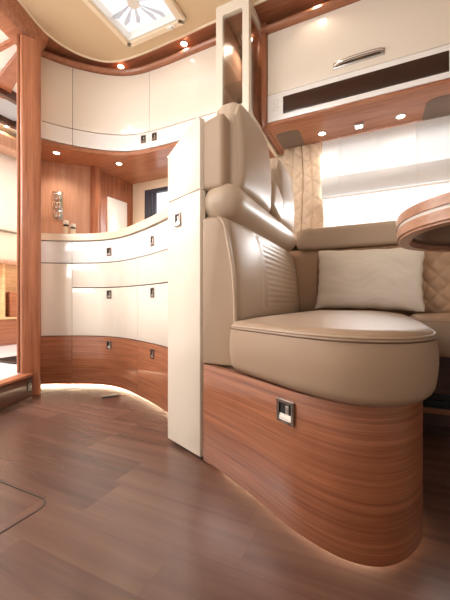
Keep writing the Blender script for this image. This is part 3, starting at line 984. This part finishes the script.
t = thing('roman_blind', 'white pleated blind half lowered over the living window', 'blind', (0.52, 1.985, 1.44))
bx0, bx1 = -0.290, 1.42
bm = bmesh.new()
NX, NZ = 180, 40
rows_ = []
for j in range(NZ+1):
    z = 1.466-(1.466-1.205)*j/NZ
    row = []
    for i in range(NX+1):
        x = bx0+(bx1-bx0)*i/NX
        c = abs(((x-0.0)/0.193) % 1-0.5)
        y = 1.985-0.006*math.exp(-((0.5-c)/0.03)**2)-0.003*math.sin(z*60)
        row.append(bm.verts.new((x, y, z)))
    rows_.append(row)
for j in range(NZ):
    for i in range(NX):
        bm.faces.new((rows_[j][i], rows_[j][i+1], rows_[j+1][i+1], rows_[j+1][i]))
obj('fabric', bm, 'blind', t)
for k in range(3):
    bm = bmesh.new(); rows_ = []
    z0 = 1.205+0.012*k
    for j in range(15):
        a = -PI/2+PI*j/14*1.0
        f = j/14
        row = []
        for i in range(NX+1):
            x = bx0+(bx1-bx0)*i/NX
            c = abs((x/0.193) % 1-0.5); cr = math.exp(-((0.5-c)/0.03)**2)
            row.append(bm.verts.new((x, 1.977-0.007*k-0.016*math.sin(PI*f)-0.004*cr, z0-0.088*f+0.004*k)))
        rows_.append(row)
    for j in range(14):
        for i in range(NX):
            bm.faces.new((rows_[j][i], rows_[j][i+1], rows_[j+1][i+1], rows_[j+1][i]))
    obj('fold', bm, 'blind', t)
obj('bottom_rail', bx((bx0, 1.962, 1.115), (bx1, 1.976, 1.123), 0.002), 'pvc', t)

bm = bmesh.new(); NX, NZ = 110, 120; rows_ = []
for j in range(NZ+1):
    z = 1.470-(1.470-0.873)*j/NZ
    row = []
    for i in range(NX+1):
        f = i/NX
        wid = 0.232+0.012*math.sin(2.2*(1.47-z))
        x = -0.53+wid*f
        ph = f*4.0
        ple = abs(math.sin(PI*ph))**0.28
        u = (ph*0.5+z/0.10) % 1; v = (ph*0.5-z/0.10) % 1
        q = (1-abs(2*u-1)**5)*(1-abs(2*v-1)**5)
        row.append(bm.verts.new((x+0.006*math.sin(z*9+f*5), 2.015-0.022*ple-0.009*q, z)))
    rows_.append(row)
for j in range(NZ):
    for i in range(NX):
        bm.faces.new((rows_[j][i], rows_[j][i+1], rows_[j+1][i+1], rows_[j+1][i]))
ext = bmesh.ops.extrude_face_region(bm, geom=bm.faces[:])
bmesh.ops.translate(bm, vec=(0, 0.004, 0), verts=[g_ for g_ in ext['geom'] if isinstance(g_, bmesh.types.BMVert)])
tag(obj('curtain', bm, 'curtain', None, 60), 'beige quilted curtain gathered in pleats beside the blind', 'curtain')

# ================================================================== BENCH SEAT
FR = Curve([(-0.492, 0.880), (-0.40, 0.832), (-0.292, 0.770), (-0.21, 0.718), (-0.138, 0.676), (-0.062, 0.650), (0.0, 0.655), (0.047, 0.692), (0.081, 0.755), (0.094, 0.825), (0.096, 0.95), (0.096, 1.10), (0.096, 1.30)])
bench = thing('bench_seat', 'taupe leather bench with curved wooden base and two headrests', 'seat', (-0.2, 1.15, 0))
bm = bmesh.new(); ribbon(bm, FR.piece(0.036, FR.L, 0.012), rect(-0.018, 0.0, 0.010, 0.309, 0.002))
bp_ = obj('base_panel', bm, 'wood_h', bench)
bm = bmesh.new(); ribbon(bm, FR.piece(0.0, 0.034, 0.012), rect(-0.02, -0.003, 0.004, 0.309, 0.002))
obj('corner_strip', bm, 'wood_h', bench)
bm = bmesh.new()
prism(bm, [(p.x-n.x*0.045, p.y-n.y*0.045) for p, n in FR.piece(0.02, FR.L, 0.03)]+[(0.05, 1.73), (-0.48, 1.73), (-0.48, 0.93)], 0.0, 0.308)
obj('base_carcass', bm, 'body', bench)
bm = bmesh.new(); ribbon(bm, FR.piece(0.06, FR.L-0.4, 0.02), rect(-0.0445, -0.036, 0.003, 0.010, 0))
obj('floor_light_strip', bm, 'led', bench)
best = min((abs((lambda p: 225+320*(p.x*0.9048+p.y*0.4258)/(-p.x*0.4258+p.y*0.9048))(FR.at(i*0.002))-286), i*0.002) for i in range(int(0.5/0.002)))
q = FR.at(best[1]); n = FR.normal(best[1])
lock(bp_, (q.x+n.x*0.0004, q.y+n.y*0.0004, 0.260), n, 0.054, 0.052)

front_pts = [(-0.366, 0.832), (-0.354, 0.798), (-0.30, 0.757), (-0.20, 0.688), (-0.13, 0.644), (-0.058, 0.616), (0.005, 0.618), (0.058, 0.648), (0.096, 0.705), (0.114, 0.780), (0.120, 0.88), (0.126, 1.05), (0.128, 1.25), (0.128, 1.45), (0.126, 1.66), (0.10, 1.715), (0.0, 1.722), (-0.15, 1.722), (-0.32, 1.722), (-0.362, 1.70), (-0.366, 1.62), (-0.366, 1.40), (-0.366, 1.15), (-0.366, 0.95)]
ol = [(p.x, p.y) for p in closed_catmull([(x, y, 0) for x, y in front_pts], 8)]
sc_ = obj('seat_cushion', cushion(ol, 0.3115, 0.452, 0.028, 0.022, 8, 0.03), 'leather', bench, 60)
# double seam round the top edge
def inset(ol, d):
    P = [Vector((x, y, 0)) for x, y in ol]; N = len(P); out = []
    for i in range(N):
        tt = P[(i+1) % N]-P[i-1]; tt.normalize(); out.append(P[i]-Vector((tt.y, -tt.x, 0))*d)
    return out
for d_, z_, r_, mm in ((0.0035, 0.4375, 0.0030, 'leather_side'), (0.0002, 0.4305, 0.0016, 'thread')):
    bm = bmesh.new(); tube(bm, [Vector((p.x, p.y, z_)) for p in inset(ol, d_)], r_, 6, True)
    obj('piping' if mm != 'thread' else 'seam_thread', bm, mm, sc_)

# padded backrest facing along the vehicle
def back_fn(p, u):
    x, y, z = p
    x += 0.044*(1-u.y*u.y*abs(u.y))*(1-0.8*u.z*u.z)*(0.5+0.5*u.x)
    if u.x > 0.6:
        k = (u.x-0.6)/0.4
        in_y = max(0, min(1, (u.y+0.42)/0.06))*max(0, min(1, (0.86-u.y)/0.1))
        in_z = max(0, min(1, (0.78-u.z)/0.08))*max(0, min(1, (u.z+0.62)/0.08))
        x -= 0.0026*k*in_y*in_z*(0.5+0.5*math.cos(2*PI*z/0.021))
        x -= 0.006*k*math.exp(-((u.y+0.45)/0.025)**2)*in_z
    x -= z/0.36*0.045
    return Vector((x, y, z))
bm = soft_box((0.10, 0.900, 0.355), 0.032, 84, back_fn, Matrix.Translation((-0.453, 1.350, 0.606)))
obj('backrest', bm, 'leather_light', bench, 60)
sp_ = [(-0.489, 0.3105), (-0.380, 0.3105), (-0.379, 0.40), (-0.381, 0.50), (-0.389, 0.60), (-0.405, 0.69), (-0.418, 0.745), (-0.440, 0.764), (-0.489, 0.764)]
bm = bmesh.new()
a = [bm.verts.new((x, 0.874 if x < -0.45 else 0.874, z)) for x, z in sp_]; b = [bm.verts.new((x, 0.900, z)) for x, z in sp_]
for i in range(len(sp_)):
    bm.faces.new((a[i], a[(i+1) % len(sp_)], b[(i+1) % len(sp_)], b[i]))
f = bm.faces.new(a[::-1]); bm.faces.new(b)
bmesh.ops.bevel(bm, geom=list(f.edges), offset=0.008, segments=3, affect='EDGES', profile=0.5)
sdp = obj('side_panel', bm, 'leather_side', bench)
bm = bmesh.new(); tube(bm, catmull([(-0.380, 0.876, 0.316), (-0.379, 0.876, 0.45), (-0.385, 0.876, 0.58), (-0.401, 0.876, 0.68), (-0.416, 0.876, 0.742), (-0.436, 0.876, 0.763)], 6), 0.0055, 8)
obj('piping', bm, 'leather_light', sdp)

# bolster along the top of the backrest
def bol_fn(p, u):
    x, y, z = p
    z += 0.006*math.sin(y*9)*(0.5+0.5*u.z)*0.5
    return Vector((x, y, z))
bm = soft_box((0.140, 0.825, 0.126), 0.061, 40, bol_fn, Matrix.Translation((-0.446, 1.298, 0.822)) @ Matrix.Rotation(math.radians(-12), 4, 'Y'))
obj('bolster', bm, 'leather_light', bench, 60)

def head_fn(p, u):
    x, y, z = p
    z -= (0.058 if u.y < 0 else 0.035)*max(0, u.z)*(abs(u.y)**5)+0.010*max(0, u.z)
    x += 0.020*(1-u.y**2)*(1-u.z**2)*(0.5+0.5*u.x)
    x += -0.10*max(0, z+0.05)*0.6
    return Vector((x, y, z))
bm = soft_box((0.085, 0.345, 0.335), 0.034, 36, head_fn, Matrix.Translation((-0.432, 1.110, 1.020)))
obj('headrest', bm, 'leather_light', bench, 60)
bm = soft_box((0.080, 0.285, 0.335), 0.034, 36, head_fn, Matrix.Translation((-0.430, 1.540, 1.020)))
obj('headrest', bm, 'leather_light', bench, 60)
bm = soft_box((0.05, 0.15, 0.13), 0.022, 20, None, Matrix.Translation((-0.400, 1.345, 0.935)) @ Matrix.Rotation(math.radians(-18), 4, 'X'))
obj('headrest_wing', bm, 'leather_light', bench, 60)
def wing_fn(p, u):
    x, y, z = p
    z += (x+0.02)*0.25*max(0, u.z)
    return Vector((x, y, z))
bm = soft_box((0.080, 0.42, 0.225), 0.016, 20, wing_fn, Matrix.Translation((-0.466, 1.104, 0.972)))
obj('side_wing', bm, 'leather_side', bench, 60)

# ================================================================== SIDE BENCH ALONG THE WINDOW WALL
side = thing('side_bench', 'taupe leather side bench along the window wall with quilted back', 'seat', (0.6, 1.6, 0))
ol2 = [(p.x, p.y) for p in closed_catmull([(0.132, 1.40, 0), (0.150, 1.318, 0), (0.24, 1.300, 0), (0.5, 1.300, 0), (0.9, 1.300, 0), (1.30, 1.300, 0), (1.38, 1.33, 0), (1.40, 1.42, 0), (1.40, 1.6, 0), (1.37, 1.70, 0), (1.2, 1.722, 0), (0.8, 1.722, 0), (0.4, 1.722, 0), (0.18, 1.715, 0), (0.134, 1.66, 0), (0.131, 1.55, 0)], 8)]
s2 = obj('seat_cushion', cushion(ol2, 0.3115, 0.452, 0.028, 0.018, 8, 0.03), 'leather', side, 60)
bm = bmesh.new(); tube(bm, [Vector((p.x, p.y, 0.4375)) for p in inset(ol2, 0.0035)], 0.003, 6, True)
obj('piping', bm, 'leather_side', s2)
obj('base_panel', bx((0.10, 1.50, 0.12), (1.40, 1.73, 0.311)), 'wood_dark', side, 0)  # dark wood carries the shadow below the cushion in its colour
obj('plinth', bx((0.10, 1.56, 0.0), (1.40, 1.73, 0.12)), 'wood_dark', side, 0)
bm = bmesh.new()
for k in range(5):
    box(bm, (0.12, 1.470+0.004*(k % 2), 0.092+0.011*k), (1.38, 1.50, 0.0995+0.011*k), 0.001, 1)
box(bm, (0.12, 1.485, 0.092), (1.38, 1.4995, 0.144))
obj('heater_grille', bm, 'black', side, 0)
obj('wood_ledge', bx((0.12, 1.468, 0.070), (1.38, 1.56, 0.090), 0.003), 'wood_h', side)

def quilt_slab(x0, x1, z0, z1, yf, yb, tilt, nx, nz, fn):
    bm = bmesh.new(); rows_ = []
    for j in range(nz+1):
        v = j/nz; row = []
        for i in range(nx+1):
            u = i/nx; x = x0+(x1-x0)*u; z = z0+(z1-z0)*v
            e_ = (1-abs(2*v-1)**8)
            row.append(bm.verts.new((x, yf+tilt*v-0.018*e_-fn(x, z)*e_+0.018, z)))
        rows_.append(row)
    for j in range(nz):
        for i in range(nx):
            bm.faces.new((rows_[j][i], rows_[j][i+1], rows_[j+1][i+1], rows_[j+1][i]))
    bnd = [e_ for e_ in bm.edges if e_.is_boundary]
    ext = bmesh.ops.extrude_edge_only(bm, edges=bnd)
    for v in [g_ for g_ in ext['geom'] if isinstance(g_, bmesh.types.BMVert)]:
        v.co.y = yb
    bmesh.ops.holes_fill(bm, edges=[e_ for e_ in bm.edges if e_.is_boundary])
    return bm
def diamonds(x, z):
    if x < -0.27 and x > -0.28:
        return -0.006
    if x < -0.275:
        return 0.004
    p = 0.075
    u = ((x+z*0.9)/p) % 1; v = ((x-z*0.9)/p) % 1
    return 0.009*(1-abs(2*u-1)**3)*(1-abs(2*v-1)**3)
bm = quilt_slab(-0.470, 1.40, 0.445, 0.792, 1.748, 1.80, 0.02, 420, 70, diamonds)
obj('backrest', bm, 'leather_quilt', side, 60)
bm = soft_box((1.80, 0.135, 0.116), 0.024, 40, None, Matrix.Translation((0.51, 1.800, 0.850)) @ Matrix.Rotation(math.radians(10), 4, 'X'))
obj('bolster', bm, 'leather_light', side, 60)

# ================================================================== PILLOW
bm = bmesh.new(); nx, nz = 60, 40; hw, hh, th = 0.235, 0.150, 0.058
def pil(u, v, s):
    ed_ = max(0, (1-abs(u)**2.6))**0.5*max(0, (1-abs(v)**2.6))**0.5
    x = hw*u*(1-0.05*(1-abs(v))*abs(u)**3*0)+0.0
    pin = 1-0.045*(1-v*v)*abs(u)**4; pz = 1-0.05*(1-u*u)*abs(v)**4
    ruf = 0.0018*math.sin(v*17+u*3)*abs(u)**6
    nzv = noise.noise(Vector((u*2.2, v*1.6, s*3.0)))*0.014+0.0007*math.sin(v*26+9*noise.noise(Vector((u*2, v*2, 9))))+0.004*math.sin(v*9+u*2.5+2*noise.noise(Vector((u*3, v*3, 4))))*abs(u)**1.5
    return Vector((hw*u*pin+ruf, -s*(th*ed_+nzv*ed_), hh*v*pz+0.0015*math.sin(u*14)*abs(v)**6))
mt = Matrix.Translation((-0.035, 1.663, 0.615)) @ Matrix.Rotation(math.radians(-9), 4, 'X') @ Matrix.Rotation(math.radians(1.5), 4, 'Y')
for s in (1, -1):
    g_ = [[bm.verts.new(mt @ pil(2*i/nx-1, 2*j/nz-1, s)) for i in range(nx+1)] for j in range(nz+1)]
    for j in range(nz):
        for i in range(nx):
            bm.faces.new((g_[j][i], g_[j][i+1], g_[j+1][i+1], g_[j+1][i]))
bmesh.ops.remove_doubles(bm, verts=bm.verts, dist=1e-5)
tag(obj('pillow', bm, 'linen', None, 60), 'cream linen pillow leaning on the quilted wall-side backrest', 'pillow')

# ================================================================== TABLE
def sup(s, cx_=0.56, cy_=0.885, a_=0.514, b_=0.300, e_=2.5, n_=120):
    out = []
    for k in range(n_):
        w = 2*PI*k/n_; cw, sw = math.cos(w), math.sin(w)
        out.append((cx_+(a_-s)*math.copysign(abs(cw)**(2/e_), cw), cy_+(b_-s)*math.copysign(abs(sw)**(2/e_), sw)))
    return out
t = thing('table', 'oval wooden table with a pale edge stripe, seen from below', 'table', (0.56, 0.885, 0))
bm = bmesh.new(); prism(bm, sup(0.0), 0.6805, 0.700)
es = [e for e in bm.edges if abs(e.verts[0].co.z-e.verts[1].co.z) < 1e-6 and e.verts[0].co.z > 0.69]
bmesh.ops.bevel(bm, geom=es, offset=0.006, segments=3, affect='EDGES')
top_ = obj('tabletop', bm, 'wood_table', t)
bm = bmesh.new(); ring_prism(bm, sup(0.003), sup(0.05), 0.6730, 0.6803)
obj('edge_stripe', bm, 'pvc', top_)
bm = bmesh.new(); ring_prism(bm, sup(0.001), sup(0.034), 0.648, 0.6728)
es = [e for e in bm.edges if abs(e.verts[0].co.z-e.verts[1].co.z) < 1e-6 and e.verts[0].co.z < 0.65]
bmesh.ops.bevel(bm, geom=es, offset=0.005, segments=3, affect='EDGES')
obj('lower_rim', bm, 'wood_table', top_)
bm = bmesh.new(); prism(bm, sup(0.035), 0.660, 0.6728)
obj('underside', bm, 'wood_dark', top_)  # shade under the tabletop is put into this dark wood colour
bm = bmesh.new(); lathe(bm, [(0.0, 0.0), (0.17, 0.0), (0.175, 0.008), (0.05, 0.022), (0.04, 0.03), (0.04, 0.64), (0.12, 0.652), (0.12, 0.6598), (0.0, 0.6598)], (0.85, 0.885, 0), 32)
obj('pedestal', bm, 'steel', t)

# floor hatch outline
bm = bmesh.new()
hx0, hx1, hy0, hy1 = -1.15, -0.735, 0.05, 0.545
ring_prism(bm, rounded_rect(hx0, hy0, hx1, hy1, 0.04, 8), rounded_rect(hx0+0.004, hy0+0.004, hx1-0.004, hy1-0.004, 0.037, 8), 0.0, 0.0012)
tag(obj('floor_hatch', bm, 'gap'), 'rounded floor hatch seam at the lower left of the aisle', 'floor hatch')

# ================================================================== BEDROOM FURNISHING
t = thing('bed_base', 'low wooden bed base on the white bedroom floor', 'bed', (-3.0, 1.5, 0.119))
obj('front_panel', bx((-3.03, 0.9, 0.1195), (-3.0, 2.04, 0.352), 0.004), 'wood_h', t)
obj('top_edge', bx((-3.095, 0.9, 0.3525), (-2.985, 2.04, 0.372), 0.006), 'bright_wood', t)
t = thing('bedside_shelf', 'pale lit bedside shelf above the bedroom bed base', 'shelf', (-3.06, 1.6, 0.3725))
obj('back_board', bx((-3.098, 0.9, 0.3725), (-3.088, 2.04, 0.87)), 'bright_wood', t, 0)
dr = obj('small_cupboard', bx((-3.085, 1.80, 0.373), (-2.99, 2.04, 0.60), 0.005), 'wood_h', t)
bm = bmesh.new(); lathe(bm, [(0.0, 0.0), (0.008, 0.0), (0.011, 0.012), (0.0, 0.015)], (-2.990, 1.875, 0.53), 14, 'X')
obj('knob', bm, 'black', dr)
obj('upright', bx((-3.085, 1.74, 0.373), (-3.0, 1.755, 0.845)), 'bright_wood', t, 0)
obj('upper_shelf', bx((-3.085, 0.9, 0.85), (-2.98, 2.04, 0.885), 0.008), 'wood_pale', t)
tag(obj('padded_headboard', soft_box((0.03, 1.14, 0.265), 0.012, 14, None, Matrix.Translation((-3.083, 1.47, 1.02))), 'cream_dull', None, 60), 'cream padded board on the bedroom wall above the shelf', 'headboard')
struct('trim_bedroom_sill', bx((-3.098, 0.9, 1.165), (-3.03, 2.04, 1.235), 0.006), 'pvc')
struct('window_3', bx((-3.098, 0.9, 1.245), (-3.085, 2.04, 1.84), 0.003), 'white')
t = thing('bedroom_wall_cabinet', 'wooden wall cabinet under the bedroom ceiling', 'cabinet', (-2.98, 1.5, 1.86))
obj('carcass', bx((-3.095, 0.9, 1.862), (-2.93, 2.04, 1.985), 0.02, 3), 'wood_pale', t)
obj('light_rim', bx((-3.095, 0.9, 1.9855), (-2.95, 2.04, 2.0), 0.004), 'bright_wood', t)
bm = bmesh.new()
ring_prism(bm, rounded_rect(-2.50, 1.10, -2.10, 1.50, 0.03, 4), rounded_rect(-2.46, 1.14, -2.14, 1.46, 0.02, 4), 1.985, 2.0519)
bmesh.ops.rotate(bm, verts=bm.verts, cent=(-2.3, 1.3, 2), matrix=Matrix.Rotation(math.radians(0), 3, 'Z'))
bmesh.ops.translate(bm, verts=bm.verts, vec=(-0.30, 0.23, 0))
t = thing('roof_hatch', 'dark framed roof hatch in the bedroom ceiling', 'hatch', (-2.60, 1.53, 1.985))
obj('frame', bm, 'wood_dark', t)
bm = bmesh.new(); prism(bm, rounded_rect(-2.755, 1.375, -2.445, 1.685, 0.02, 4), 2.03, 2.045); obj('pane', bm, 'dome', t)
t = thing('floor_grate', 'black grate lying on the white bedroom floor', 'grate', (-2.15, 1.34, 0.1192))
bm = bmesh.new(); ring_prism(bm, rounded_rect(-2.30, 1.24, -2.02, 1.46, 0.02, 4), rounded_rect(-2.28, 1.26, -2.04, 1.44, 0.012, 4), 0.1192, 0.128)
obj('frame', bm, 'black', t)
for k in range(7):
    obj('bar', bx((-2.275+0.034*k, 1.258, 0.1193), (-2.262+0.034*k, 1.442, 0.126)), 'black', t, 0)
q = STEP.at(STEP.L-0.035); n = STEP.normal(STEP.L-0.035); tt = Vector((-n.y, n.x, 0))
mt = Matrix(((tt.x, n.x, 0, q.x+n.x*0.0142), (tt.y, n.y, 0, q.y+n.y*0.0142), (0, 0, 1, 0.062), (0, 0, 0, 1)))
t = thing('step_socket', 'small dark socket on the step riser beside the doorway post', 'socket', (q.x+n.x*0.0142, q.y+n.y*0.0142, 0.062))
obj('plate', bx((-0.022, 0.0, -0.028), (0.022, 0.003, 0.028), 0.001, 1, mt), 'black', t)
bm = bmesh.new(); tube(bm, [mt @ Vector((0.011*math.cos(2*PI*k/16), 0.0035, 0.011*math.sin(2*PI*k/16))) for k in range(16)], 0.0016, 6, True)
obj('ring', bm, 'steel', t)
